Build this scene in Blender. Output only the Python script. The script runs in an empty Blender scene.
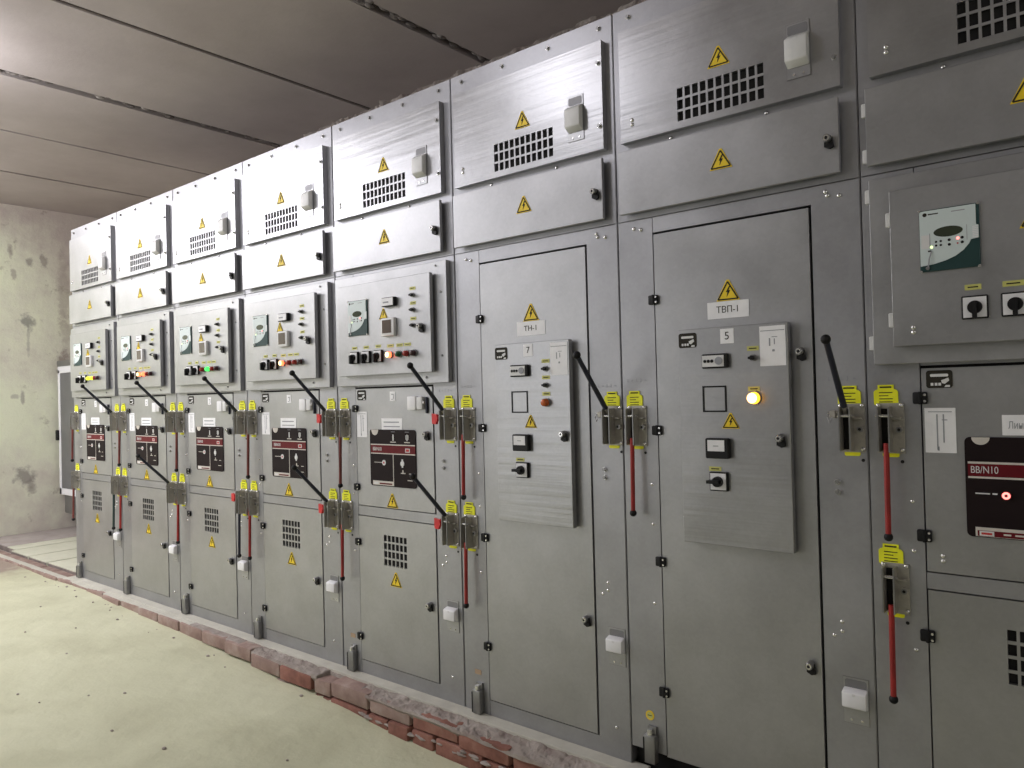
import bpy, bmesh, math, random
from mathutils import Vector, Matrix, noise
random.seed(7)
sc = bpy.context.scene
col = sc.collection
PI = math.pi

# ------------------------------------------------------------------ materials
def new_mat(name):
    m = bpy.data.materials.new(name); m.use_nodes = True
    nt = m.node_tree; b = nt.nodes['Principled BSDF']
    return m, nt, b

def N(nt, t, **kw):
    n = nt.nodes.new(t)
    for k, v in kw.items():
        if k in n.inputs: n.inputs[k].default_value = v
        else: setattr(n, k, v)
    return n

def plain(name, c, rough=.5, metal=0., spec=.5, var=.06, scale=40.):
    """procedural colour with a slight noise variation"""
    m, nt, b = new_mat(name)
    tc = N(nt, 'ShaderNodeTexCoord')
    nz = N(nt, 'ShaderNodeTexNoise', Scale=scale, Detail=3.)
    nt.links.new(tc.outputs['Object'], nz.inputs['Vector'])
    r = N(nt, 'ShaderNodeValToRGB')
    r.color_ramp.elements[0].position = .3; r.color_ramp.elements[1].position = .7
    r.color_ramp.elements[0].color = (*[x*(1-var) for x in c], 1)
    r.color_ramp.elements[1].color = (*[min(1, x*(1+var)) for x in c], 1)
    nt.links.new(nz.outputs['Fac'], r.inputs['Fac'])
    nt.links.new(r.outputs['Color'], b.inputs['Base Color'])
    b.inputs['Roughness'].default_value = rough
    b.inputs['Metallic'].default_value = metal
    b.inputs['Specular IOR Level'].default_value = spec
    return m

def emit(name, c, strength, base=None):
    m, nt, b = new_mat(name)
    tc = N(nt, 'ShaderNodeTexCoord')
    nz = N(nt, 'ShaderNodeTexNoise', Scale=20.)
    nt.links.new(tc.outputs['Object'], nz.inputs['Vector'])
    mx = N(nt, 'ShaderNodeMapRange')
    mx.inputs['To Min'].default_value = strength*.9; mx.inputs['To Max'].default_value = strength*1.1
    nt.links.new(nz.outputs['Fac'], mx.inputs['Value'])
    b.inputs['Base Color'].default_value = (*(base or c), 1)
    b.inputs['Emission Color'].default_value = (*c, 1)
    nt.links.new(mx.outputs['Result'], b.inputs['Emission Strength'])
    b.inputs['Roughness'].default_value = .3
    return m

def steel(name, c, rough=.38, metal=.85, film=0., bump=.02, spangle=.05):
    m, nt, b = new_mat(name)
    L = nt.links.new
    tc = N(nt, 'ShaderNodeTexCoord'); oi = N(nt, 'ShaderNodeObjectInfo')
    off = N(nt, 'ShaderNodeVectorMath', operation='ADD')
    mul = N(nt, 'ShaderNodeMath', operation='MULTIPLY'); mul.inputs[1].default_value = 37.
    L(oi.outputs['Random'], mul.inputs[0])
    L(tc.outputs['Object'], off.inputs[0]); L(mul.outputs[0], off.inputs[1])
    n1 = N(nt, 'ShaderNodeTexNoise', Scale=5., Detail=5., Roughness=.6)
    L(off.outputs[0], n1.inputs['Vector'])
    vo = N(nt, 'ShaderNodeTexVoronoi', Scale=110.)
    L(off.outputs[0], vo.inputs['Vector'])
    sep = N(nt, 'ShaderNodeSeparateColor'); L(vo.outputs['Color'], sep.inputs[0])
    add = N(nt, 'ShaderNodeMath', operation='MULTIPLY_ADD')
    add.inputs[1].default_value = spangle*2; L(sep.outputs[0], add.inputs[0]); L(n1.outputs['Fac'], add.inputs[2])
    r = N(nt, 'ShaderNodeValToRGB')
    r.color_ramp.elements[0].position = .3; r.color_ramp.elements[1].position = .8
    r.color_ramp.elements[0].color = (*[x*.86 for x in c], 1)
    r.color_ramp.elements[1].color = (*[min(1, x*1.1) for x in c], 1)
    L(add.outputs[0], r.inputs['Fac']); L(r.outputs['Color'], b.inputs['Base Color'])
    mr = N(nt, 'ShaderNodeMapRange')
    mr.inputs['To Min'].default_value = rough-.06; mr.inputs['To Max'].default_value = rough+.09
    L(add.outputs[0], mr.inputs['Value']); L(mr.outputs['Result'], b.inputs['Roughness'])
    b.inputs['Metallic'].default_value = metal
    bp = N(nt, 'ShaderNodeBump', Strength=.35, Distance=bump)
    n2 = N(nt, 'ShaderNodeTexNoise', Scale=2.2, Detail=1.)
    L(off.outputs[0], n2.inputs['Vector'])
    h = n2.outputs['Fac']
    if film:
        mp = N(nt, 'ShaderNodeMapping'); mp.inputs['Scale'].default_value = (.35, 1., 9.)
        L(off.outputs[0], mp.inputs['Vector'])
        n3 = N(nt, 'ShaderNodeTexNoise', Scale=4., Detail=2.5, Roughness=.55)
        L(mp.outputs[0], n3.inputs['Vector'])
        ma = N(nt, 'ShaderNodeMath', operation='MULTIPLY_ADD'); ma.inputs[1].default_value = film
        L(n3.outputs['Fac'], ma.inputs[0]); L(h, ma.inputs[2]); h = ma.outputs[0]
    L(h, bp.inputs['Height']); L(bp.outputs['Normal'], b.inputs['Normal'])
    return m

M = {}
M['steel'] = steel('galvanised steel', (.385, .387, .408), .43, .78)
M['steel_door'] = steel('galvanised door steel', (.42, .422, .435), .40, .82, bump=.010)
M['steel_film'] = steel('filmed galvanised steel', (.40, .402, .415), .35, .85, film=.36, bump=.012)
M['steel_dark'] = steel('dark steel for shade and grey panels', (.24, .24, .25), .5, .6)  # darker steel: painted shade in recesses, also the grey wall-box door
M['bracket'] = steel('oiled zinc bracket', (.42, .40, .36), .42, .55, spangle=.15)
M['bolt'] = plain('bright zinc bolt', (.75, .75, .74), .25, .9)
M['bolt_dull'] = plain('dull zinc bolt', (.28, .28, .28), .4, .8)
M['dark'] = plain('black for inside shade', (.012, .011, .011), .9)  # near-black colour stands in for shade inside gaps, vents and slots
M['black'] = plain('black plastic', (.010, .010, .011), .5, spec=.25)
M['rod'] = plain('dark blue-black rod', (.018, .021, .04), .35)
M['green_rod'] = plain('dark green rod', (.02, .045, .045), .4)
M['red_rod'] = plain('red sleeve', (.33, .018, .018), .4, var=.25, scale=15)
M['red_old'] = plain('worn red sleeve', (.17, .035, .03), .5, var=.3, scale=15)
M['red'] = plain('red plastic tag', (.62, .02, .025), .4)
M['yellow'] = plain('warning yellow', (.86, .62, .015), .5)
M['tag'] = plain('bright yellow tag', (.86, .86, .015), .5)
M['label'] = plain('small yellow-green label', (.56, .55, .16), .5)
M['ink'] = plain('dark print', (.03, .027, .02), .7, spec=.2)
M['ink_grey'] = plain('grey print', (.30, .31, .34), .6)
M['paper'] = plain('white paper', (.88, .88, .90), .7, var=.03)
M['white'] = plain('white plastic', (.80, .80, .82), .45, var=.02)
M['offwhite'] = plain('light grey plastic', (.70, .70, .70), .45, var=.03)
M['relay'] = plain('pale grey relay plate', (.62, .70, .70), .45, var=.02)
M['relay_green'] = plain('dark green relay corner', (.018, .050, .050), .5, spec=.3)
M['lcd'] = plain('olive display glass', (.045, .055, .035), .15)
M['screen'] = plain('brown display glass', (.10, .075, .065), .2)
M['mimic'] = plain('black mimic plate', (.013, .007, .008), .6, spec=.15)
M['mimic_red'] = plain('dark red band', (.13, .006, .012), .5, spec=.2)
M['cream'] = plain('cream print', (.62, .58, .53), .5)
M['red_print'] = plain('red print', (.5, .03, .03), .5)
M['lamp_red'] = plain('unlit red lens', (.30, .02, .015), .25)
M['lamp_green'] = plain('unlit green lens', (.01, .09, .03), .25)
M['lamp_dark'] = plain('dark lens', (.05, .015, .018), .25)
M['lamp_orange'] = plain('unlit orange lens', (.50, .10, .015), .25)
M['lit_red'] = emit('lit red lens', (1., .12, .04), 4., (.6, .05, .03))
M['lit_green'] = emit('lit green lens', (.05, 1., .12), 1.6, (.05, .5, .08))
M['lit_yellow'] = emit('lit yellow lens', (.75, .8, .03), 1.5, (.6, .6, .05))
M['lit_amber'] = emit('lit amber lens', (1., .42, .015), 4.2, (.8, .4, .05))
M['lit_hot'] = emit('hot lens core', (1., .78, .35), 3.5, (.9, .6, .2))
M['led_red'] = emit('red led', (1., .25, .22), 2.2)
M['led_green'] = emit('green led', (.75, 1., .45), 1.3)
M['sticker_orange'] = plain('faded orange sticker', (.42, .30, .20), .7)

# ------------------------------------------------------------------ mesh builder
class MB:
    def __init__(s): s.bm = bmesh.new(); s.mats = []
    def mi(s, m):
        m = M[m] if isinstance(m, str) else m
        if m not in s.mats: s.mats.append(m)
        return s.mats.index(m)
    def _fin(s, faces, m):
        i = s.mi(m)
        for f in faces: f.material_index = i
    def box(s, x0, x1, y0, y1, z0, z1, m, bev=0., seg=2):
        t = bmesh.new() if bev else s.bm
        vs = [t.verts.new((x, y, z)) for x in (x0, x1) for y in (y0, y1) for z in (z0, z1)]
        q = [(0, 1, 3, 2), (4, 6, 7, 5), (0, 4, 5, 1), (2, 3, 7, 6), (0, 2, 6, 4), (1, 5, 7, 3)]
        fs = [t.faces.new([vs[k] for k in f]) for f in q]
        if not bev: s._fin(fs, m); return
        bmesh.ops.bevel(t, geom=t.edges[:], offset=bev, segments=seg, profile=.5, affect='EDGES', clamp_overlap=True)
        mp = {v: s.bm.verts.new(v.co) for v in t.verts}
        s._fin([s.bm.faces.new([mp[v] for v in f.verts]) for f in t.faces], m); t.free()
    def prism(s, poly, y0, y1, m):
        a = [s.bm.verts.new((x, y0, z)) for x, z in poly]; b = [s.bm.verts.new((x, y1, z)) for x, z in poly]
        n = len(poly); fs = [s.bm.faces.new(a), s.bm.faces.new(b[::-1])]
        for i in range(n):
            j = (i+1) % n; fs.append(s.bm.faces.new((a[i], b[i], b[j], a[j])))
        s._fin(fs, m)
    def cyl(s, p0, p1, r0, m, r1=None, seg=16):
        p0, p1 = Vector(p0), Vector(p1); r1 = r0 if r1 is None else r1
        d = (p1-p0).normalized(); u = d.orthogonal().normalized(); v = d.cross(u)
        A = [s.bm.verts.new(p0+(u*math.cos(t)+v*math.sin(t))*r0) for t in [2*PI*i/seg for i in range(seg)]]
        B = [s.bm.verts.new(p1+(u*math.cos(t)+v*math.sin(t))*r1) for t in [2*PI*i/seg for i in range(seg)]]
        fs = [s.bm.faces.new(A[::-1]), s.bm.faces.new(B)]
        for i in range(seg):
            j = (i+1) % seg; fs.append(s.bm.faces.new((A[i], A[j], B[j], B[i])))
        s._fin(fs, m)
    def ball(s, c, r, m, sc_=(1, 1, 1), nu=12, nv=7):
        P = lambda i, k: (c[0]+r*sc_[0]*math.sin(PI*k/nv)*math.cos(2*PI*i/nu), c[1]+r*sc_[1]*math.sin(PI*k/nv)*math.sin(2*PI*i/nu), c[2]+r*sc_[2]*math.cos(PI*k/nv))
        top, bot = s.bm.verts.new(P(0, 0)), s.bm.verts.new(P(0, nv))
        R = [[s.bm.verts.new(P(i, k)) for i in range(nu)] for k in range(1, nv)]; fs = []
        for i in range(nu):
            j = (i+1) % nu
            fs += [s.bm.faces.new((top, R[0][i], R[0][j])), s.bm.faces.new((R[-1][j], R[-1][i], bot))]
            for k in range(nv-2): fs.append(s.bm.faces.new((R[k][i], R[k+1][i], R[k+1][j], R[k][j])))
        s._fin(fs, m)
    def tube(s, pts, r, m, seg=8):
        for a, b in zip(pts, pts[1:]):
            s.cyl(a, b, r, m, seg=seg)
        for p in pts[1:-1]: s.ball(p, r, m)
    def text(s, body, x, y, z, size, m, depth=.0006, width=None):
        cu = bpy.data.curves.new('lettering', 'FONT'); cu.body = body; cu.size = size
        cu.align_x = 'CENTER'; cu.align_y = 'CENTER'; cu.extrude = depth
        o = bpy.data.objects.new('lettering', cu); col.objects.link(o)
        dg = bpy.context.evaluated_depsgraph_get(); dg.update()
        me = bpy.data.meshes.new_from_object(o.evaluated_get(dg))
        mat = Matrix.Translation((x, y, z)) @ Matrix.Rotation(PI/2, 4, 'X')
        if width:
            xs = [v.co.x for v in me.vertices]
            if xs and max(xs) > min(xs): mat = mat @ Matrix.Diagonal((width/(max(xs)-min(xs)), 1, 1, 1))
        me.transform(mat)
        n0 = len(s.bm.faces); s.bm.from_mesh(me); s.bm.faces.ensure_lookup_table()
        s._fin([s.bm.faces[i] for i in range(n0, len(s.bm.faces))], m)
        bpy.data.objects.remove(o); bpy.data.curves.remove(cu); bpy.data.meshes.remove(me)
    def mesh(s, name, recalc=True):
        if recalc: bmesh.ops.recalc_face_normals(s.bm, faces=s.bm.faces[:])
        me = bpy.data.meshes.new(name); s.bm.to_mesh(me); s.bm.free()
        for m in s.mats: me.materials.append(m)
        me.polygons.foreach_set('use_smooth', [True]*len(me.polygons))
        me.set_sharp_from_angle(angle=.6)
        return me

def link(name, data, parent=None, loc=(0, 0, 0), label=None, cat=None, group=None, kind=None):
    o = bpy.data.objects.new(name, data); col.objects.link(o)
    o.location = loc
    if parent is not None: o.parent = parent
    if label: o['label'] = label
    if cat: o['category'] = cat
    if group: o['group'] = group
    if kind: o['kind'] = kind
    return o

CACHE = {}
def me_(key, fn):
    """mesh shared between equal parts"""
    if key not in CACHE:
        mb = MB(); fn(mb); CACHE[key] = mb.mesh(key)
    return CACHE[key]

# ------------------------------------------------------------------ small fittings (front faces -y)
def f_sign(b):                      # triangular high-voltage sign, origin at the base centre
    def tri(w, h, z, t): return [(-w, z), (w, z), (0, z+h)]
    b.prism([(-.037, -.002), (.037, -.002), (.004, .061), (-.004, .061)], -.0012, 0, 'yellow')
    # black border as three strips
    A, B, C = (-.0315, .0025), (.0315, .0025), (0, .055)
    for p, q in ((A, B), (B, C), (C, A)):
        d = Vector((q[0]-p[0], q[1]-p[1])).normalized(); n = Vector((-d.y, d.x))*.0021
        b.prism([(p[0]-n.x, p[1]-n.y), (q[0]-n.x, q[1]-n.y), (q[0]+n.x, q[1]+n.y), (p[0]+n.x, p[1]+n.y)], -.0018, -.0011, 'ink')
    b.prism([(.004, .041), (-.006, .024), (-.001, .024), (-.004, .009), (.008, .029), (.0025, .029), (.008, .041)], -.0018, -.0011, 'ink')
def sign(parent, x, y, z, s=1.):
    o = link('warning_sign', me_('warning_sign', f_sign), parent, (x, y, z), 'yellow triangular high-voltage sign'); o.scale = (s, 1, s); return o

def f_hinge(b):
    b.box(-.017, .017, -.010, 0, -.015, .015, 'black', .004)
    b.box(-.003, .004, -.012, -.006, -.016, .016, 'black', .001, 1)
    for z in (-.008, .008): b.cyl((.0115, -.0125, z), (.0115, -.009, z), .0032, 'bolt', seg=8)
def f_pin(b): b.box(-.006, .006, -.008, .004, -.018, .018, 'offwhite', .002, 1)
def hinge(parent, x, z): return link('hinge', me_('hinge', f_hinge), parent, (x, -.001, z), 'black hinge')

def f_lock(b):
    b.cyl((0, 0, 0), (0, -.030, 0), .0125, 'bolt_dull', r1=.011)
    b.cyl((0, -.030, 0), (0, -.033, 0), .0095, 'bolt', r1=.008)
    b.cyl((0, -.0325, 0), (0, -.0335, 0), .0045, 'dark', seg=10)
    b.prism([(-.010, .004), (.012, .004), (.016, -.024), (.004, -.028), (-.011, -.021)], -.014, -.003, 'black')
def lock(parent, x, y, z):
    o = link('lock', me_('lock', f_lock), parent, (x, y, z), 'dark quarter-turn lock with a bright ring'); o.scale = (.88, .75, .95); return o

def f_ibox(face, low):
    def fn(b):                      # voltage indicator: thin plate with a dark slot and a chamfered plastic box
        z0, z1 = (-.060, .060) if low else (-.075, .075)
        b.box(-.0325, .0325, -.001, 0, z0-.0015, z1+.0015, 'bolt_dull'); b.box(-.0315, .0315, -.0022, -.0008, z0, z1, 'steel_door')
        b.prism(rounded(-.027, .027, z1-.030, z1-.004, .006), -.0028, -.002, 'steel_dark')
        bz0, bz1 = (-.020, .036) if low else (-.048, .044)
        hz = .008 if low else .016
        P = [(-.002, bz0), (-.027, bz0+hz), (-.027, bz1-hz), (-.002, bz1)]
        t = MB(); t.prism([(y, z) for y, z in P], -.030, .031, face)
        bmesh.ops.bevel(t.bm, geom=t.bm.edges[:], offset=.004, segments=2, profile=.5, affect='EDGES', clamp_overlap=True)
        mp = {v: b.bm.verts.new((v.co.y, v.co.x, v.co.z)) for v in t.bm.verts}
        b._fin([b.bm.faces.new([mp[v] for v in f.verts]) for f in t.bm.faces], face); t.bm.free()
        b.box(-.003, .005, -.0278, -.026, bz1-hz-.008, bz1-hz-.002, 'offwhite')
        for x in (-.012, .014): b.cyl((x, -.004, z0+.010), (x, 0, z0+.010), .0035, 'bolt', seg=8)
    return fn
def ibox(parent, x, y, z, white):
    k = 'indicator_box_' + ('white' if white else 'grey')
    return link('indicator_box', me_(k, f_ibox('white' if white else 'offwhite', white)), parent, (x, y, z),
                'white plastic box on a small plate' if white else 'light grey plastic box on a small plate')

def f_bolt(b):
    b.cyl((0, 0, 0), (0, -.004, 0), .0085, 'bolt', r1=.0075, seg=12)
    b.cyl((0, -.004, 0), (0, -.009, 0), .0058, 'bolt_dull', seg=6)
def bolt(parent, x, y, z): return link('bolt', me_('bolt', f_bolt), parent, (x, y, z))
def f_rivet(b):
    b.ball((0, 0, 0), .0062, 'bolt', (1, .7, 1))
def rivet(parent, x, z, y=-.001): return link('rivet', me_('rivet', f_rivet), parent, (x, y, z))

def grille(nx, nz, w, h, bx, bz):
    def fn(b):                      # punched field: bars over a black sheet for the shaded recess, origin at the lower left corner
        cx, cz = (w-bx*(nx-1))/nx, (h-bz*(nz-1))/nz
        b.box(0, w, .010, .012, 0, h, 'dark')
        for i in range(1, nx): x = i*(cx+bx)-bx; b.box(x, x+bx, 0, .0025, 0, h, 'steel_door')
        for k in range(1, nz): z = k*(cz+bz)-bz; b.box(0, w, .0003, .0022, z, z+bz, 'steel_door')
    return fn

def panel_with_hole(b, x0, x1, y0, y1, z0, z1, hole, m, edge=None):
    """sheet door built round a rectangular opening"""
    hx0, hx1, hz0, hz1 = hole
    b.box(x0, hx0, y0, y1, z0, z1, m); b.box(hx1, x1, y0, y1, z0, z1, m)
    b.box(hx0, hx1, y0, y1, z0, hz0, m); b.box(hx0, hx1, y0, y1, hz1, z1, m)

# ------------------------------------------------------------------ instruments
def f_relay(b):                     # protection relay: pale plate with a dark green swept corner; origin lower left
    W, H = .127, .150
    b.box(0, W, -.010, 0, 0, H, 'relay_green', .001, 1)
    pts = [(0, .014), (.03, .017), (.055, .023), (.075, .031), (.092, .043), (.104, .057), (.108, .066), (.124, .068), (.124, .098), (.119, .100), (.119, H-.002), (0, H-.002)]
    b.prism([(x+.001, z) for x, z in pts], -.0116, -.0098, 'relay')
    el = [(.062+.031*math.cos(t), .092+.0125*math.sin(t)) for t in [2*PI*i/28 for i in range(28)]]
    b.prism(el, -.0126, -.0114, 'lcd')
    for dx, dz in ((-.006, .004), (.004, .0045), (-.006, -.005), (.004, -.005)):
        b.cyl((.042+dx, -.0114, .066+dz), (.042+dx, -.0126, .066+dz), .0028, 'black', seg=8)
    for x, z in ((.064, .071), (.064, .060), (.091, .073), (.091, .062)):
        b.cyl((x, -.0114, z), (x, -.0128, z), .0035, 'black', seg=10)
    b.cyl((.082, -.0114, .0725), (.082, -.0128, .0725), .0034, 'led_red', seg=10)
    b.cyl((.0815, -.0114, .0605), (.0815, -.0124, .0605), .002, 'red_print', seg=8)
    b.cyl((.026, -.0114, .0585), (.026, -.0128, .0585), .0034, 'led_green', seg=10)
    b.box(.018, .025, -.0125, -.0114, .0475, .051, 'black')
    b.tube([(.026, -.013, .049), (.021, -.020, .030), (.0175, -.013, .009)], .0016, 'ink_grey', 6)
    b.cyl((.0165, -.010, .0085), (.0165, -.015, .0085), .0045, 'bolt_dull', seg=10)
    b.box(.004, .022, -.0121, -.0114, .056, .089, 'offwhite'); b.box(.022, .0235, -.0122, -.0114, .054, .092, 'ink_grey')
    for i in range(7): b.box(.1125, .1235, -.0122, -.0114, .0695+i*.0041, .0718+i*.0041, 'white')
    b.box(.1005, .1015, -.0122, -.0114, .066, .102, 'ink_grey')
    b.cyl((.013, -.0114, .1385), (.013, -.0122, .1385), .0048, 'ink', seg=12)
    b.box(.020, .042, -.0122, -.0114, .1372, .1400, 'ink'); b.box(.070, .098, -.0122, -.0114, .1372, .1395, 'ink_grey')
    for x, z in ((.001, H-.001), (W-.002, H-.001), (.002, .001), (W-.002, .001)): b.cyl((x, -.014, z), (x, 0, z), .0034, 'bolt', seg=8)

def f_counter(b):                   # small boxed meter with a white face
    b.box(0, .078, -.017, 0, 0, .037, 'black', .002, 1)
    b.box(.002, .072, -.0185, -.0165, .003, .0345, 'white', .0008, 1)
    b.box(.012, .046, -.0192, -.0183, .014, .020, 'ink_grey')
def f_display(b):
    b.box(0, .079, -.016, 0, 0, .074, 'offwhite', .003, 2)
    b.box(.008, .064, -.0168, -.0155, .012, .066, 'screen')
def f_toggle(b):
    b.cyl((0, 0, 0), (0, -.005, 0), .010, 'bolt_dull'); b.cyl((0, -.005, 0), (0, -.013, 0), .0068, 'black')
    b.box(-.010, .010, -.017, -.011, -.0035, .0035, 'black', .0015, 1)
def f_label(w):
    def fn(b):
        b.box(-w/2, w/2, -.001, 0, -.0065, .0065, 'label'); b.box(-w*.32, w*.32, -.0014, -.0009, -.0015, .0015, 'ink')
    return fn
def label(parent, x, y, z, w=.034, h=1.):
    o = link('caption_label', me_('caption_%d' % int(w*1000), f_label(w)), parent, (x, y, z), 'small yellow caption strip'); o.scale = (1, 1, h); return o
def f_switch(ang):
    def fn(b):                      # rotary cam switch on a white square plate
        b.box(-.027, .027, -.011, 0, -.027, .027, 'black', .002, 1)
        b.box(-.0235, .0235, -.0125, -.0105, -.0235, .0235, 'white')
        b.cyl((0, -.012, 0), (0, -.024, 0), .0155, 'black', r1=.0145, seg=20)
        d = Vector((math.sin(ang), 0, -math.cos(ang))); n = Vector((math.cos(ang), 0, math.sin(ang)))
        p = [(-d*.010-n*.005), (d*.027-n*.0045), (d*.027+n*.0045), (-d*.010+n*.005)]
        b.prism([(v.x, v.z) for v in p], -.034, -.014, 'black')
    return fn
def switch(parent, x, y, z, ang=0., s=1., yd=1.):
    o = link('rotary_switch', me_('rotary_switch_%d' % int(ang*100), f_switch(ang)), parent, (x, y, z), 'black rotary switch on a white square plate'); o.scale = (s, yd, s); return o
def f_lamp(lens, hot=False):
    def fn(b):
        b.cyl((0, 0, 0), (0, -.006, 0), .0145, 'lamp_dark' if hot is None else 'bolt_dull', seg=18)
        b.cyl((0, -.006, 0), (0, -.020, 0), .0125, lens, r1=.011, seg=18)
        b.ball((0, -.020, 0), .0108, 'lit_hot' if hot else lens, (1, .45, 1))
    return fn
def lamp(parent, x, y, z, lens, hot=False, lab=None, s=1.):
    o = link('indicator_lamp', me_('indicator_'+lens+str(hot), f_lamp(lens, hot)), parent, (x, y, z), lab); o.scale = (s, 1, s); return o
def rounded(x0, x1, z0, z1, r, n=5):
    out = []
    for cx, cz, a in ((x1-r, z1-r, 0), (x0+r, z1-r, PI/2), (x0+r, z0+r, PI), (x1-r, z0+r, 1.5*PI)):
        out += [(cx+r*math.cos(a+PI/2*i/n), cz+r*math.sin(a+PI/2*i/n)) for i in range(n+1)]
    return out
def f_emblem(b):
    b.prism(rounded(-.029, .029, -.022, .022, .007), -.0012, 0, 'ink')
    b.prism(rounded(-.020, .020, .006, .013, .003), -.0017, -.0011, 'offwhite')
    b.prism([(.004, -.003), (.020, .003), (.022, -.004), (.012, -.012), (.006, -.010)], -.0017, -.0011, 'offwhite')
    for x in (-.016, -.007, .001): b.prism([(x-.003, -.016), (x+.003, -.016), (x+.003, -.009), (x-.003, -.009)], -.0017, -.0011, 'offwhite')
    b.prism([(.011, -.020), (.023, -.020), (.023, -.015), (.014, -.015)], -.0017, -.0011, 'offwhite')
def emblem(parent, x, y, z): return link('emblem_plate', me_('emblem_plate', f_emblem), parent, (x, y, z), 'black maker emblem with white strokes')
def f_card(w, h, lines=(), txt=None, size=.03, m='ink', tw=None, bold=False):
    def fn(b):
        b.box(-w/2, w/2, -.001, 0, -h/2, h/2, 'paper')
        for (x0, x1, z0, z1) in lines: b.box(x0, x1, -.0014, -.0009, z0, z1, 'ink_grey')
        if txt: b.text(txt, 0, -.0012, 0, size, m, .0004, tw)
    return fn
def f_card_line(b):
    b.box(-.0655, .0655, -.001, 0, -.024, .024, 'paper'); b.text('\u041b\u0438\u043d\u0438\u044f', -.030, -.0012, -.001, .024, 'ink_grey', .0004, .046)
def card(name, parent, x, y, z, key, fn, lab=None): return link(name, me_(key, fn), parent, (x, y, z), lab)

def f_mimic(b):
    X0, X1, Z0, Z1 = 0., .285, 0., .240
    b.prism(rounded(X0, X1, Z0, Z1, .012), -.004, 0, 'mimic')
    f = lambda x0, x1, z0, z1, m, t=.0052: b.box(x0, x1, -t, -.0038, z0, z1, m)
    f(.006, .284, .140, .174, 'mimic_red', .0048)
    f(.006, .284, .174, .1785, 'cream'); f(.006, .284, .1365, .1405, 'cream')
    f(.147, .1505, .004, .1365, 'cream')
    f(.016, .147, .004, .022, 'cream'); f(.060, .140, .008, .014, 'mimic_red', .0056); f(.024, .052, .008, .017, 'offwhite', .0056)
    hc = [(.034+.022*math.cos(t), .2395+.024*math.sin(t)) for t in [PI+PI*i/14 for i in range(15)]]
    b.prism(hc, -.0052, -.0038, 'cream')
    # small pictograms
    for x in (.150, .236):
        f(x-.017, x+.017, .186, .190, 'cream'); f(x-.003, x+.004, .194, .220, 'offwhite'); f(x-.012, x+.012, .230, .232, 'ink_grey')
    f(.228, .245, .200, .218, 'offwhite')
    f(.028, .080, .099, .1015, 'cream')
    b.cyl((.090, -.004, .1), (.090, -.0058, .1), .0115, 'offwhite', seg=18); b.cyl((.090, -.0055, .1), (.090, -.0066, .1), .0045, 'red_print', seg=12)
    b.cyl((.205, -.004, .100), (.205, -.0058, .100), .0115, 'offwhite', seg=18); f(.201, .209, .083, .118, 'offwhite', .0056)
    f(.195, .222, .058, .062, 'cream'); f(.204, .210, .062, .073, 'cream'); f(.235, .264, .030, .0335, 'cream'); f(.245, .264, .058, .061, 'cream')
    f(.225, .252, .147, .163, 'offwhite', .0056); f(.229, .248, .150, .160, 'red_print', .006)
    b.text('BB/N10', .048, -.0052, .157, .022, 'offwhite', .0004, .055)
def f_mimic_big(b):                 # the plate on the nearest unit: lettering large enough to read
    b.prism(rounded(0, .285, 0, .240, .012), -.004, 0, 'mimic')
    f = lambda x0, x1, z0, z1, m, t=.0052: b.box(x0, x1, -t, -.0038, z0, z1, m)
    f(.006, .284, .146, .176, 'mimic_red', .0048); f(.006, .284, .176, .181, 'cream'); f(.006, .284, .141, .1455, 'cream')
    b.text('BB/N10', .040, -.0052, .161, .024, 'offwhite', .0004, .056)
    hc = [(.034+.019*math.cos(t), .2395+.018*math.sin(t)) for t in [PI+PI*i/16 for i in range(17)]]
    b.prism(hc, -.0052, -.0038, 'cream')
    f(.020, .050, .1035, .1065, 'offwhite'); f(.055, .065, .1035, .107, 'white')
    b.cyl((.083, -.004, .103), (.083, -.0085, .103), .0105, 'mimic_red', seg=20)
    b.cyl((.083, -.0085, .103), (.083, -.010, .103), .0085, 'led_red', seg=20); b.cyl((.083, -.0098, .103), (.083, -.0106, .103), .0035, 'mimic_red', seg=12)
    f(.018, .280, .002, .024, 'cream'); f(.022, .276, .003, .0165, 'mimic_red', .0056); f(.026, .056, .004, .0155, 'offwhite', .006); f(.030, .052, .007, .012, 'red_print', .0064)
    f(.075, .090, .008, .012, 'cream', .006); f(.098, .130, .008, .012, 'cream', .006)

def f_box_socket(b):
    b.box(0, .050, -.022, 0, 0, .056, 'white', .004, 2)
    b.box(.050, .084, -.018, 0, .002, .054, 'offwhite', .004, 2)
    b.cyl((.084, -.010, .03), (.092, -.010, .03), .006, 'offwhite', seg=12)
    b.box(.094, .103, -.010, 0, -.014, .052, 'rod', .002, 1)

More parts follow.
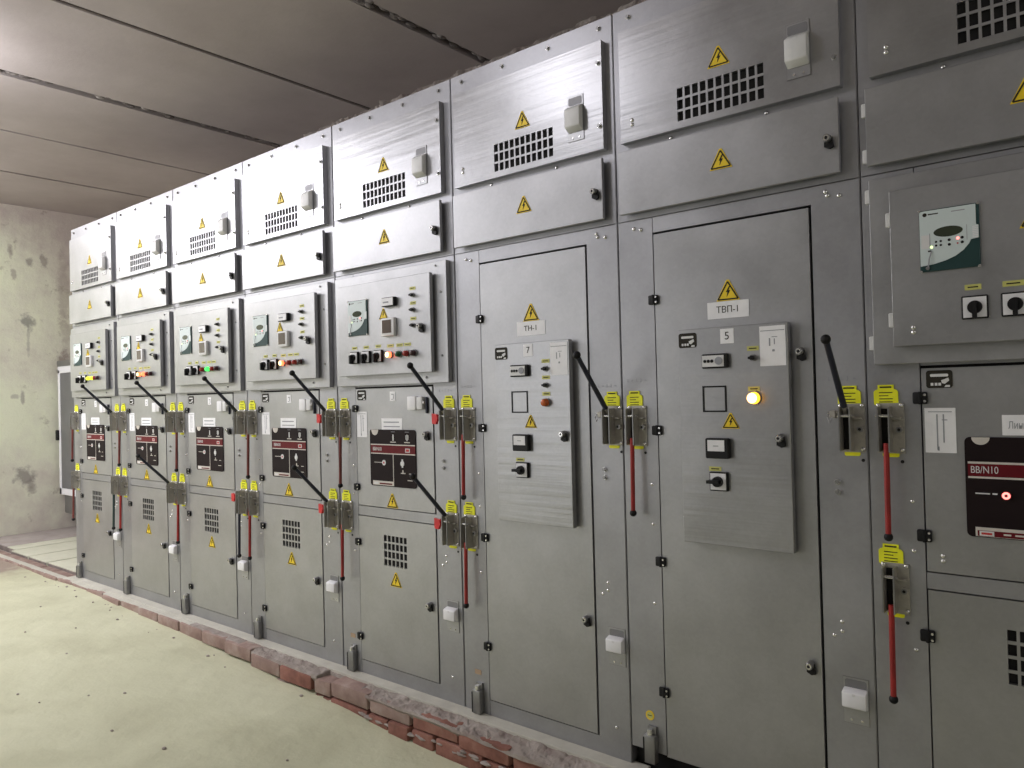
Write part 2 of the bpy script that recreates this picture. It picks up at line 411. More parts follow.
# ------------------------------------------------------------------ earthing interlock brackets
def f_bracket(b):                   # base plate, two upright cheeks, corner bolts, round boss; origin = slot centre, top
    b.box(-.024, .042, -.004, 0, -.127, .002, 'bracket', .001, 1)
    for x in (-.0125, .0125):
        b.prism([(x-.0015, -.122), (x+.0015, -.122), (x+.0015, -.006), (x-.0015, -.006)], -.038, -.003, 'bracket')
    b.box(-.0115, .0115, -.008, -.003, -.120, -.012, 'dark')  # near-black filler painted as shade between the cheeks
    b.cyl((-.020, -.030, -.030), (.020, -.030, -.030), .004, 'bolt', seg=10)
    b.box(-.0150, -.0118, -.040, -.037, -.120, -.008, 'bolt_dull'); b.box(.0118, .0150, -.040, -.037, -.120, -.008, 'bolt_dull')
    for x in (-.018, .036):
        for z in (-.004, -.118): b.ball((x, -.005, z), .0062, 'bolt', (1, .8, 1))
    b.cyl((.031, -.002, -.066), (.031, -.014, -.066), .0095, 'bracket', seg=14)
    b.cyl((.031, -.014, -.066), (.031, -.0155, -.066), .0075, 'bolt_dull', seg=14); b.cyl((.031, -.015, -.066), (.031, -.016, -.066), .004, 'dark', seg=10)
    b.box(.018, .038, -.020, -.003, -.040, -.035, 'bracket', .001, 1)
    b.cyl((.034, -.0005, -.148), (.034, -.0012, -.148), .0045, 'dark', seg=10)
def f_bracket_left(b):
    f_bracket(b)
    b.cyl((-.048, -.014, -.022), (-.020, -.014, -.022), .004, 'bolt', seg=10); b.box(-.042, -.026, -.024, -.002, -.036, -.016, 'bracket', .002, 1)
    b.tube([(-.040, -.02, -.02), (-.045, -.03, -.034), (-.038, -.034, -.048), (-.034, -.026, -.034)], .0014, 'bolt_dull', 6)
def f_tag(b):                       # yellow instruction tag with a stepped top
    p = [(-.027, -.026), (.027, -.026), (.029, -.022), (.029, .008), (.025, .013), (.019, .015), (.019, .026), (-.019, .026), (-.019, .015), (-.025, .013), (-.029, .008), (-.029, -.022)]
    b.prism(p, -.003, -.0005, 'tag')
    b.box(-.014, .014, -.0036, -.0029, .018, .022, 'ink')
    for z in (.006, -.002, -.010, -.018): b.box(-.016, .016 if z != -.002 else .006, -.0035, -.0029, z-.0011, z+.0011, 'ink')
def f_lever(b):                     # black lever raised out from the slot
    p, q = Vector((-.001, -.034, -.004)), Vector((.012, -.208, .164))
    b.cyl(p, q, .0085, 'rod', r1=.0075, seg=14); b.ball(q, .0125, 'black')
    d = (q-p).normalized(); b.cyl(p-d*.035, p+d*.02, .0065, 'bracket', seg=12)
def f_lever_drop(m):
    def fn(b):
        b.cyl((.004, -.030, -.100), (.004, -.036, -.330), .0070, m, seg=14); b.ball((.004, -.036, -.337), .0112, 'black')
    return fn
def f_red_tag(b):
    b.prism([(-.013, .018), (.010, .014), (.015, .002), (.006, -.019), (-.012, -.017)], -.006, .006, 'red')
def f_red_mount(b):
    b.cyl((0, 0, 0), (.03, 0, .012), .003, 'bracket', seg=8)

def interlock(cab, x, z, side, lever, red_tag=False, clean=True):
    if side == 'right_post':
        o = link('interlock_bracket', me_('interlock_bracket_left', f_bracket_left), cab, (x, 0, z))
        tx = .004
    else:
        o = link('interlock_bracket', me_('interlock_bracket', f_bracket), cab, (x, 0, z)); tx = .000
    o['label'] = 'zinc interlock bracket with a slot for the lever'
    link('instruction_tag', me_('instruction_tag', f_tag), o, (tx, 0, .023), 'bright yellow printed tag')
    link('lower_tag', me_('lower_tag', lambda b: (b.prism(rounded(-.020, .020, -.006, .010, .005), -.002, -.0005, 'tag'))), o, (.008, 0, -.131), 'yellow tag edge')
    if lever == 'up': link('lever', me_('lever_up', f_lever), o, (0, 0, 0), 'black lever pulled up and outwards')
    elif lever == 'red': link('lever', me_('lever_red', f_lever_drop('red_rod')), o, (0, 0, 0), 'red lever hanging down with a dark ball end')
    elif lever == 'worn': link('lever', me_('lever_worn', f_lever_drop('red_old')), o, (0, 0, 0), 'worn red lever hanging down')
    elif lever == 'dark': link('lever', me_('lever_dark', f_lever_drop('rod')), o, (0, 0, 0), 'dark blue lever hanging down')
    elif lever == 'green': link('lever', me_('lever_green', f_lever_drop('green_rod')), o, (0, 0, 0), 'dark green lever hanging down')
    if red_tag:
        t = link('key_tag', me_('key_tag', f_red_tag), o, (-.040, -.034, -.040), 'small red tag'); t.scale = (1.15, 1, 1.15)
    return o

def f_foot(b):
    b.box(-.020, .020, -.026, 0, 0, .088, 'bolt_dull', .004, 2)
    b.prism([(-.016, .088), (.016, .088), (.016, .112), (-.012, .112)], -.008, 0, 'bolt_dull')
    b.cyl((-.002, -.014, .086), (-.002, -.014, .104), .0105, 'bolt', r1=.008, seg=10)
    b.box(-.0205, -.0165, -.027, -.024, .004, .080, 'black')

# ------------------------------------------------------------------ cabinets
H, SEAM = 2.4355, 1.748
D = .95
def f_body(zb, W=.7465):
    def fn(b):
        t = .002
        b.box(.001, .001+t, .002, D, zb, H, 'steel'); b.box(W-t, W, .002, D, zb, H, 'steel')
        b.box(.001, W, .002, D, H-t, H, 'steel'); b.box(.001, W, D-t, D, zb, H, 'steel')
        b.box(.001, W, .002, D, zb, zb+t, 'steel')
        b.box(.0035, W-.0025, .016, .018, zb+.003, H-.003, 'dark')       # near-black sheet painted as shade behind the door gaps
    return fn
G = .003   # half width of a door gap
def f_frame(tall, zb, W=.7465):
    def fn(b):
        f = lambda x0, x1, z0, z1, m='steel': b.box(x0, x1, 0, .015, z0, z1, m)
        xs, xr = .1265, .6125
        f(.0022, W-.0022, SEAM+.0028, H)                                 # upper sheet
        f(.0022, xs-.0012, zb, SEAM)                                      # left post
        f(xr+G, W-.0022, zb, SEAM)                                       # right post
        top = 1.697 if tall else 1.245
        f(xs+.001, xr+G, top+G, SEAM)
        if not tall: f(xs+.001, xr+G, .690, .730)
        f(xs+.001, xr+G, zb, .056)
    return fn
def f_upper_door(b):
    panel_with_hole(b, .035, .708, -.024, -.001, 1.996, 2.354, (.236, .504, 2.018, 2.118), 'steel_film')
def f_middle_door(b):
    b.box(.024, .701, -.028, -.014, 1.767, 1.968, 'steel_door', .0012, 1)
    b.box(.036, .690, -.014, -.001, 1.776, 1.962, 'steel_dark')  # recess behind the door, its shadow darkened into the colour
def f_relay_frame(b):
    b.box(.025, .722, -.022, -.001, 1.254, 1.731, 'steel_door', .0012, 1)
    for x, z in ((.665, 1.715), (.69, 1.61), (.69, 1.36), (.60, 1.277)): b.cyl((x, -.022, z), (x, -.027, z), .0042, 'bolt_dull', seg=8)
def f_relay_door(b):
    b.box(.078, .655, -.047, -.030, 1.297, 1.688, 'steel_door', .0012, 1)
    b.box(.088, .645, -.030, -.022, 1.306, 1.679, 'steel_dark')  # darker steel stands for the shade behind this door
def f_breaker_door(b): b.box(.1292, .6085, -.0015, .012, .7335, 1.2410, 'steel_door', .0006, 1)
def f_lower_door(b): panel_with_hole(b, .1292, .6085, -.0015, .012, .0592, .6865, (.2935, .4365, .489, .617), 'steel_door')
def f_tall_door(b): b.box(.1292, .6085, -.0015, .012, .0592, 1.6930, 'steel_door', .0006, 1)
def f_tall_panel(b):
    b.box(.222, .552, -.031, -.010, .744, 1.383, 'steel_film', .0012, 1); b.box(.230, .544, -.010, -.0015, .750, 1.377, 'steel_dark')  # the set-back part is darkened in colour as shade
    for z in (1.24, .80): b.box(.214, .222, -.020, -.010, z-.018, z+.018, 'steel_door', .002, 1)

lines_name = [(-.052, .045, .006, .011), (-.052, .050, -.012, -.008)]
lines_doc = [(-.026, .026, .030, .0315), (-.012, -.010, -.025, .022), (.004, .006, -.04, .026), (-.012, .006, .012, .0132), (-.02, -.016, -.045, -.03)]
def upper(cab):
    d = link('upper_door', me_('upper_door', f_upper_door), cab)
    link('vent_grille', me_('vent_upper', grille(11, 3, .268, .100, .0065, .007)), d, (.236, -.0235, 2.018), 'dark punched vent field')
    sign(d, .372, -.0242, 2.149, .94)
    ibox(d, .602, -.0245, 2.122, False)
    for x, z in ((.694, 2.281), (.695, 2.074)): bolt(d, x, -.024, z)
    for z in (2.062, 2.048): rivet(d, .078, z, -.0245)
    m = link('middle_door', me_('middle_door', f_middle_door), cab)
    sign(m, .372, -.0282, 1.846, .94); lock(m, .676, -.028, 1.858)
    for x in (.06, .265, .475, .685): bolt(cab, x, 0, 2.406)
    for x in (.20, .50): rivet(cab, x, 1.982)

def f_stencil(b):                   # worn stencilled characters, no longer readable
    for i, (w, h) in enumerate(((.008, .010), (.006, .006), (.009, .010), (.004, .012), (.008, .005))): b.box(-.036+i*.016, -.036+i*.016+w, -.0004, 0, -h/2, -h/2+.0022, 'ink_grey'); b.box(-.034+i*.016, -.034+i*.016+.002, -.0004, 0, -h/2, h/2, 'ink_grey')
def hardware(cab, k):
    # right post: rivets, screws, indicator box; left post: foot
    for x, z in ((.664, .945), (.664, .918)): bolt(cab, x, 0, z)
    rivet(cab, .684, .10)
    ibox(cab, .694, 0, .340 if k < 6 else .366, True)
    for x, z in ((.100, .905), (.100, .780), (.098, .530), (.643, .531), (.664, .570), (.664, .545)): rivet(cab, x, z, .0015)
    if k > 4:
        link('stencil_mark', me_('stencil_mark', f_stencil), cab, (.055, -.0003, 1.236)); link('stencil_mark', me_('stencil_mark', f_stencil), cab, (.682, -.0003, 1.222))
    for x, z in ((.06, 1.722), (.085, 1.715)): rivet(cab, x, z)
    for x, z in ((.66, 1.717), (.69, 1.712), (.655, 1.728)): rivet(cab, x, z)

LIT = {1: ['green?', 0], 2: 0}
def cabinet_a(k, X, label_, nsw, lamps, levers, zb=0., worn=False):
    cab = link('switchgear_cabinet', me_('body_%d' % (zb > 0), f_body(zb)), None, (X, 0, 0), label_, 'electrical cabinet', 'switchgear cabinets with instrument doors')
    link('front_frame', me_('front_frame_a%d' % (zb > 0), f_frame(False, zb)), cab)
    upper(cab); hardware(cab, k)
    rf = link('relay_box', me_('relay_box', f_relay_frame), cab)
    rd = link('relay_door', me_('relay_door', f_relay_door), cab)
    y = -.047
    k8 = k == 8
    pr = link('protection_relay', me_('protection_relay', f_relay), rd, (.145 if k8 else .151, y, 1.475 if k8 else 1.469), 'pale relay plate with oval display and dark green corner'); pr.scale = (1, .5, 1)
    if k < 8:
        link('counter', me_('counter', f_counter), rd, (.385, y, 1.574), 'small white-faced meter box')
        link('display', me_('display', f_display), rd, (.378, y, 1.453), 'square instrument with brown screen')
        sign(rd, .378, y-.0005, 1.527, .74)
        for z in (1.608, 1.549, 1.487):
            link('toggle_switch', me_('toggle_switch', f_toggle), rd, (.558, y, z)); label(rd, .558, y, z+.027)
        lock(rd, .606, y, 1.480)
        sw = (.190, .268, .346) if nsw == 3 else (.255, .332)
        lp = (.417, .474, .521, .562) if nsw == 3 else (.402, .460, .507, .550)
        for x in sw: switch(rd, x, y, 1.374, 0., .95); label(rd, x-.005, y, 1.416, .034)
        for x, (ln, hot, lab) in zip(lp, lamps): lamp(rd, x, y, 1.376, ln, hot, lab)
        for x in lp[:3]: label(rd, x, y, 1.413 + .0, .040)
    else:
        for x in (.257, .337, .417, .497): switch(rd, x, y, 1.380, 0., 1.02, .45); label(rd, x-.003, y, 1.428, .042 if x > .3 else .034)
        md = [c for c in cab.children if c.name.startswith('middle_door')][0]
        for z in (1.915, 1.795): link('door_hinge', me_('door_hinge', f_pin), md, (.018, -.012, z), 'light steel pin hinge')
        sign(rd, .384, y-.0005, 1.553, .94)
        for z in (1.342, 1.330): rivet(rd, .125, z, y)
        for z in (1.616, 1.364): link('door_hinge', me_('door_hinge', f_pin), rd, (.0745, -.040, z), 'light steel pin hinge')
        for z in (1.689, 1.310): link('door_hinge', me_('door_hinge', f_pin), rf, (.0205, -.012, z), 'light steel pin hinge')
    bd = link('breaker_door', me_('breaker_door', f_breaker_door), cab)
    for z in ((1.167, .822) if k == 8 else (1.155, .812)): hinge(bd, .126, z)
    emblem(bd, .169, -.0018, 1.213)
    card('paper_label', bd, .168, -.0018, 1.086, 'paper_label', f_card(.068, .111, [(-.026, .026, .045, .047), (-.008, -.005, -.048, .04), (.006, .009, -.03, .04), (.004, .016, .025, .027), (-.007, -.003, -.05, -.04)]), 'white paper sheet with a thin drawing')
    if k < 8:
        card('number_card', bd, .371, -.0018, 1.205, 'number_card', f_card(.034, .040, [(-.006, .008, .006, .010), (.004, .008, -.011, .010), (-.008, .004, -.014, -.011)]), 'small white number card')
        card('name_card', bd, .363, -.0018, 1.088, 'name_card', f_card(.131, .050, lines_name), 'white printed name card')
        link('socket_box', me_('socket_box', f_box_socket), bd, (.482, -.0018, 1.147), 'white plastic box with a dark strip beside it')
        link('mimic_panel', me_('mimic_panel', f_mimic), bd, (.222, -.0015, .825), 'black mimic plate with a dark red band')
        lock(bd, .576, -.002, 1.050)
        sign(bd, .355, -.002, .738, .96)
    else:
        card('name_card', bd, .363, -.0018, 1.100, 'name_card_line', f_card_line, 'white card with handwriting')
        link('mimic_panel', me_('mimic_panel_big', f_mimic_big), bd, (.219, -.0015, .831), 'black plate with a red BB/N10 band')
        for z in (.775, .762): rivet(bd, .165, z)
    ld = link('lower_door', me_('lower_door', f_lower_door), cab)
    for z in (.572, .160): hinge(ld, .126, z)
    link('vent_grille', me_('vent_lower', grille(6, 4, .143, .128, .0065, .008)), ld, (.2935, -.001, .489), 'dark punched vent field')
    if k < 8: sign(ld, .366, -.002, .408, .96); lock(ld, .572, -.002, .365)
    lv = levers
    if lv.get('L1'): interlock(cab, .046, 1.153, 'left_post', lv['L1'])
    if lv.get('L2'): interlock(cab, .046, .743, 'left_post', lv['L2'])
    if lv.get('R1'): interlock(cab, .696, 1.153, 'right_post', lv['R1'], lv.get('T1', False))
    if lv.get('R2'): interlock(cab, .696, .743, 'right_post', lv['R2'], lv.get('T2', False))
    return cab

def cabinet_b(k, X, label_, name, num, zb, levers):
    cab = link('switchgear_cabinet', me_('body_b%d' % k, f_body(zb, .7365 if k == 6 else .7425)), None, (X, 0, 0), label_, 'electrical cabinet', 'tall-door switchgear cabinets')
    link('front_frame', me_('front_frame_b%d' % k, f_frame(True, zb, .7365 if k == 6 else .7425)), cab)
    upper(cab); hardware(cab, k)
    td = link('tall_door', me_('tall_door', f_tall_door), cab)
    for z in (1.487, 1.077, .666, .259): hinge(td, .126, z)
    sign(td, .371, -.002, 1.463, .98)
    card('name_card', td, .369, -.0018, 1.435, 'name_'+str(k), f_card(.128, .050, (), name, .027, 'ink', .056 if k == 6 else .066), 'white card lettered '+name)
    lock(td, .580, -.002, .440)
    if k == 7: lock(td, .578, -.002, 1.300)
    pn = link('instrument_panel', me_('tall_panel', f_tall_panel), cab); y = -.031
    emblem(pn, .252, y-.0003, 1.350)
    card('number_card', pn, .377, y-.0003, 1.355, 'num_'+str(k), f_card(.041, .043, (), num, .032), 'white card with the figure '+num)
    card('paper_label', pn, .510, y-.0003, 1.319, 'doc_b', f_card(.073, .112, [(-.034, .034, .042, .044), (-.010, -.006, .0, .022), (.004, .007, .004, .020), (-.002, .014, .024, .026), (-.001, .006, -.016, -.010)]), 'white paper sheet with a small drawing')
    def f_cnt(b):
        b.box(-.040, .040, -.014, 0, -.021, .021, 'black', .003, 1); b.box(-.037, .030, -.0155, -.0135, -.0165, .0165, 'offwhite')
        for x in (-.028, -.017, -.006): b.cyl((x, -.015, 0), (x, -.017, 0), .0048, 'black', seg=10)
        b.cyl((.015, -.015, 0), (.015, -.018, 0), .0115, 'ink_grey', seg=16)
    link('counter', me_('counter_b', f_cnt), pn, (.341, y, 1.284), 'black-framed counter with three dots')
    def f_sq(b):
        for x0, x1, z0, z1 in ((-.037, .037, .034, .0385), (-.037, .037, -.0385, -.034), (-.037, -.0325, -.0385, .0385), (.0325, .037, -.0385, .0385)):
            b.box(x0, x1, -.002, 0, z0, z1, 'black')
    link('window_frame', me_('square_frame', f_sq), pn, (.333, y, 1.173), 'thin black square outline')
    sign(pn, .381, y-.0005, 1.083 if k == 6 else 1.088, .72)
    def f_met(b):
        b.box(-.036, .036, -.018, 0, -.0295, .0295, 'black', .003, 1); b.box(-.028, .024, -.019, -.0175, -.008, .0245, 'white'); b.box(-.010, .006, -.0194, -.0188, .006, .0085, 'ink_grey')
    link('meter', me_('meter_b', f_met), pn, (.343, y, 1.029), 'black dial meter with a white face')
    switch(pn, .342, y, .932, -PI/2, 1.02); label(pn, .329, y, .968, .038)
    for z in ((1.287, 1.230) if k == 6 else (1.288,)):
        link('toggle_switch', me_('toggle_switch', f_toggle), pn, (.453, y, z)); label(pn, .453, y, z+.027, .034)
    label(pn, .453, y, 1.200, .034)
    if k == 6: lamp(pn, .454, y, 1.170, 'lamp_orange', False, 'unlit orange indicator lamp', 1.1)
    else: lamp(pn, .454, y, 1.174, 'lit_amber', True, 'glowing amber indicator lamp', 1.35)
    lock(pn, .526, y, 1.062)
    if levers.get('L1'): interlock(cab, .046, 1.153, 'left_post', levers['L1'])
    if levers.get('L2'): interlock(cab, .046, .743, 'left_post', levers['L2'])
    if levers.get('R1'): interlock(cab, .696, 1.153, 'right_post', levers['R1'])
    return cab

off = lambda n: (n, False, None)
R_ON = ('lit_red', True, 'glowing orange-red indicator lamp')
XS = [0, .75, 1.5, 2.249, 3.0, 3.75, 4.489, 5.233]
C1 = cabinet_a(1, XS[0], 'steel switchgear cabinet at the far left end of the row, yellow indicator lit', 2,
     [('lit_yellow', False, 'glowing yellow indicator lamp'), ('lit_yellow', False, 'glowing yellow indicator lamp'), off('lamp_red'), off('lamp_dark')], dict(L1='worn', L2='worn', R1='up', R2='green'))
C2 = cabinet_a(2, XS[1], 'steel switchgear cabinet second from the plaster wall, red indicator lit beside two rotary switches', 2,
     [R_ON, ('lit_red', False, 'glowing red indicator lamp'), off('lamp_red'), off('lamp_dark')], dict(L1='worn', L2='red', R1='up', R2='up'))
C3 = cabinet_a(3, XS[2], 'steel switchgear cabinet third from the plaster wall, the only one with a green indicator lit', 2,
     [off('lamp_red'), ('lit_green', False, 'glowing green indicator lamp'), off('lamp_red'), off('lamp_dark')], dict(L1='worn', L2='red', R1='up', R2='dark', T2=True))
C4 = cabinet_a(4, XS[3], 'steel switchgear cabinet with red indicator lit, left neighbour of the one with three rotary switches', 2,
     [R_ON, off('lamp_red'), off('lamp_red'), off('lamp_dark')], dict(L1='worn', L2='red', R1='up', R2='up', T1=True, T2=True))
C5 = cabinet_a(5, XS[4], 'steel switchgear cabinet with three rotary switches in a row, left of the TH-1 cabinet', 3,
     [R_ON, off('lamp_green'), off('lamp_red'), off('lamp_dark')], dict(L1='worn', L2='red', R1='up', R2='up', T1=True, T2=True))
C6 = cabinet_b(6, XS[5], 'tall-door steel switchgear cabinet with the white TH-1 card and figure 7', 'TH-1', '7', 0., dict(L1='red', L2='red', R1='up'))
C7 = cabinet_b(7, XS[6], 'tall-door steel switchgear cabinet with the card \u0422\u0412\u041f-1 and glowing amber lamp', '\u0422\u0412\u041f-1', '5', .060, dict(L1='red', R1='up'))
C8 = cabinet_a(8, XS[7], 'nearest steel switchgear cabinet at the right edge, with the black plate reading BB/N10', 4, [], dict(L1='red', L2='red'), zb=.060)

# feet and bits on the left posts
for i, c in enumerate((C1, C2, C3, C4, C5, C6)):
    link('foot_bracket', me_('foot_bracket', f_foot), c, (.078, -.0005, .001), 'dark steel foot bracket with a bolt')
link('foot_bracket', me_('foot_bracket', f_foot), C7, (.078, -.0005, .030), 'dark steel foot bracket with a bolt')
def f_base(b): b.box(.004, .743, .030, .9, -.16, .060, 'black')  # black block stands in for the dark void below the cabinet
for c in (C7, C8): link('base_void_block', me_('base_void_block', f_base), c, (0, 0, 0), 'black block in place of the shaded void')
def f_round(b):
    b.cyl((0, 0, 0), (0, -.0012, 0), .015, 'yellow', seg=20); b.cyl((0, -.001, 0), (0, -.0016, 0), .0105, 'label', seg=16); b.box(-.007, .007, -.002, -.0014, -.0012, .0012, 'ink')
link('earth_sticker', me_('earth_sticker', f_round), C7, (.070, -.0005, .172), 'round yellow sticker')
def f_orange(b): b.box(-.016, .016, -.001, 0, -.009, .009, 'sticker_orange')
for c in (C5, C6): link('worn_sticker', me_('worn_sticker', f_orange), c, (.070, -.0003, .150), 'faded orange sticker')

# ------------------------------------------------------------------ room
def wall_mat():
    m, nt, b = new_mat('green-white plaster'); L = nt.links.new
    tc = N(nt, 'ShaderNodeTexCoord')
    n1 = N(nt, 'ShaderNodeTexNoise', Scale=1.6, Detail=6., Roughness=.65); L(tc.outputs['Object'], n1.inputs['Vector'])
    sep = N(nt, 'ShaderNodeSeparateXYZ'); L(tc.outputs['Object'], sep.inputs[0])
    # pinkish bare mortar: near the back corner and towards the ceiling, broken up by noise
    def mr(src, a, c_, lo, hi):
        n = N(nt, 'ShaderNodeMapRange'); n.inputs['From Min'].default_value = a; n.inputs['From Max'].default_value = c_
        n.inputs['To Min'].default_value = lo; n.inputs['To Max'].default_value = hi; L(src, n.inputs['Value']); return n.outputs[0]
    def ad(a, b_):
        n = N(nt, 'ShaderNodeMath', operation='ADD'); L(a, n.inputs[0]); L(b_, n.inputs[1]); return n.outputs[0]
    s = ad(mr(sep.outputs['Y'], .35, 1.0, -.02, .20), ad(mr(sep.outputs['Z'], 2.0, 3.0, 0., .26), mr(sep.outputs['Z'], .7, .1, 0., .20)))
    s = ad(s, n1.outputs['Fac'])
    r = N(nt, 'ShaderNodeValToRGB'); e = r.color_ramp.elements
    e[0].position = .42; e[0].color = (.78, .81, .615, 1); e[1].position = .86; e[1].color = (.52, .455, .415, 1)
    x = e.new(.60); x.color = (.70, .70, .565, 1)
    L(s, r.inputs['Fac'])
    n2 = N(nt, 'ShaderNodeTexNoise', Scale=7., Detail=8., Roughness=.7); L(tc.outputs['Object'], n2.inputs['Vector'])
    r2 = N(nt, 'ShaderNodeValToRGB'); r2.color_ramp.elements[0].position = .27; r2.color_ramp.elements[0].color = (.42, .38, .35, 1)
    r2.color_ramp.elements[1].position = .39; r2.color_ramp.elements[1].color = (1, 1, 1, 1); L(n2.outputs['Fac'], r2.inputs['Fac'])
    mx = N(nt, 'ShaderNodeMix', data_type='RGBA', blend_type='MULTIPLY'); mx.inputs['Factor'].default_value = .75
    L(r.outputs['Color'], mx.inputs['A']); L(r2.outputs['Color'], mx.inputs['B'])
    last = mx.outputs['Result']
    nd = N(nt, 'ShaderNodeTexNoise', Scale=14., Detail=7., Roughness=.65); L(tc.outputs['Object'], nd.inputs['Vector'])
    # stains and knocked-off spots at their places: (y, z, ry, rz, colour, strength)
    for (y, z, ry, rz, c, st) in ((.47, 2.0, .055, .065, (.22, .22, .20), .8), (.475, 1.86, .012, .12, (.30, .30, .26), .5), (.79, 2.32, .05, .28, (.30, .24, .21), .45),
                                 (.80, 1.95, .05, .13, (.30, .24, .21), .4), (.79, 1.60, .06, .12, (.22, .15, .14), .7), (.43, .54, .07, .07, (.24, .22, .20), .8),
                                 (.48, .43, .035, .06, (.25, .22, .2), .7), (.62, 2.60, .03, .05, (.25, .21, .19), .7), (.50, 2.58, .02, .04, (.25, .22, .2), .7),
                                 (.34, 2.66, .02, .05, (.26, .22, .2), .7), (.36, 2.45, .02, .04, (.27, .23, .2), .6), (.42, 1.28, .014, .045, (.3, .28, .25), .7), (.36, 1.29, .03, .02, (.36, .34, .3), .6)):
        dy = N(nt, 'ShaderNodeVectorMath', operation='SUBTRACT'); dy.inputs[1].default_value = (0, y, z); L(tc.outputs['Object'], dy.inputs[0])
        dv = N(nt, 'ShaderNodeVectorMath', operation='MULTIPLY'); dv.inputs[1].default_value = (0, 1/ry, 1/rz); L(dy.outputs[0], dv.inputs[0])
        ln = N(nt, 'ShaderNodeVectorMath', operation='LENGTH'); L(dv.outputs[0], ln.inputs[0])
        sm = N(nt, 'ShaderNodeMath', operation='MULTIPLY_ADD'); sm.inputs[1].default_value = -3.6; L(nd.outputs['Fac'], sm.inputs[0]); L(ln.outputs['Value'], sm.inputs[2])
        f = mr(sm.outputs[0], -1.1, -.35, st*.9, 0.)
        q = N(nt, 'ShaderNodeMix', data_type='RGBA'); q.inputs['B'].default_value = (*c, 1); L(f, q.inputs['Factor']); L(last, q.inputs['A']); last = q.outputs['Result']
    L(last, b.inputs['Base Color']); b.inputs['Roughness'].default_value = .9; b.inputs['Specular IOR Level'].default_value = .2
    bp = N(nt, 'ShaderNodeBump', Strength=.5, Distance=.02); L(n2.outputs['Fac'], bp.inputs['Height']); L(bp.outputs['Normal'], b.inputs['Normal'])
    return m

def rough_mat(name, c0, c1, scale=3., bump=.02, c2=None, mid=.5, bscale=24.):
    m, nt, b = new_mat(name); L = nt.links.new
    tc = N(nt, 'ShaderNodeTexCoord')
    n1 = N(nt, 'ShaderNodeTexNoise', Scale=scale, Detail=7., Roughness=.62); L(tc.outputs['Object'], n1.inputs['Vector'])
    r = N(nt, 'ShaderNodeValToRGB'); e = r.color_ramp.elements
    e[0].position = .3; e[0].color = (*c0, 1); e[1].position = .72; e[1].color = (*c1, 1)
    if c2: x = e.new(mid); x.color = (*c2, 1)
    L(n1.outputs['Fac'], r.inputs['Fac']); L(r.outputs['Color'], b.inputs['Base Color'])
    n2 = N(nt, 'ShaderNodeTexNoise', Scale=bscale, Detail=6., Roughness=.6); L(tc.outputs['Object'], n2.inputs['Vector'])
    bp = N(nt, 'ShaderNodeBump', Strength=.5, Distance=bump); L(n2.outputs['Fac'], bp.inputs['Height']); L(bp.outputs['Normal'], b.inputs['Normal'])
    b.inputs['Roughness'].default_value = .92; b.inputs['Specular IOR Level'].default_value = .2
    return m
M['wall'] = wall_mat()
M['ceiling'] = rough_mat('grey-brown concrete slab', (.40, .35, .335), (.49, .44, .425), 1.7, .002, None, .5, 40.)
M['joint'] = rough_mat('crumbling joint mortar', (.07, .06, .055), (.50, .46, .44), 11., .02, (.17, .15, .14), .5)
M['joint_dark'] = rough_mat('dark joint', (.05, .042, .04), (.15, .13, .12), 14., .01)
M['room'] = rough_mat('plain grey plaster', (.25, .25, .24), (.31, .30, .29), 2., .01)
M['mortar'] = rough_mat('grey-pink mortar', (.24, .19, .175), (.45, .40, .37), 12., .02, (.32, .28, .25), .5)
M['brick'] = rough_mat('red brick', (.17, .085, .068), (.36, .20, .16), 10., .012, (.27, .125, .098), .5)
M['brick_dusty'] = rough_mat('dusty brick', (.24, .16, .14), (.42, .34, .30), 9., .012, (.31, .22, .19), .5)
M['ledge'] = rough_mat('dusty cream ledge', (.45, .435, .38), (.57, .555, .485), 8., .004)
M['slab_cream'] = rough_mat('dusty cream concrete', (.50, .50, .40), (.60, .60, .49), 4., .006)
M['slab_grey'] = rough_mat('pinkish grey concrete', (.33, .29, .27), (.44, .40, .37), 5., .006)
M['slab_edge'] = rough_mat('dark concrete edge', (.17, .14, .13), (.32, .27, .25), 8., .01)

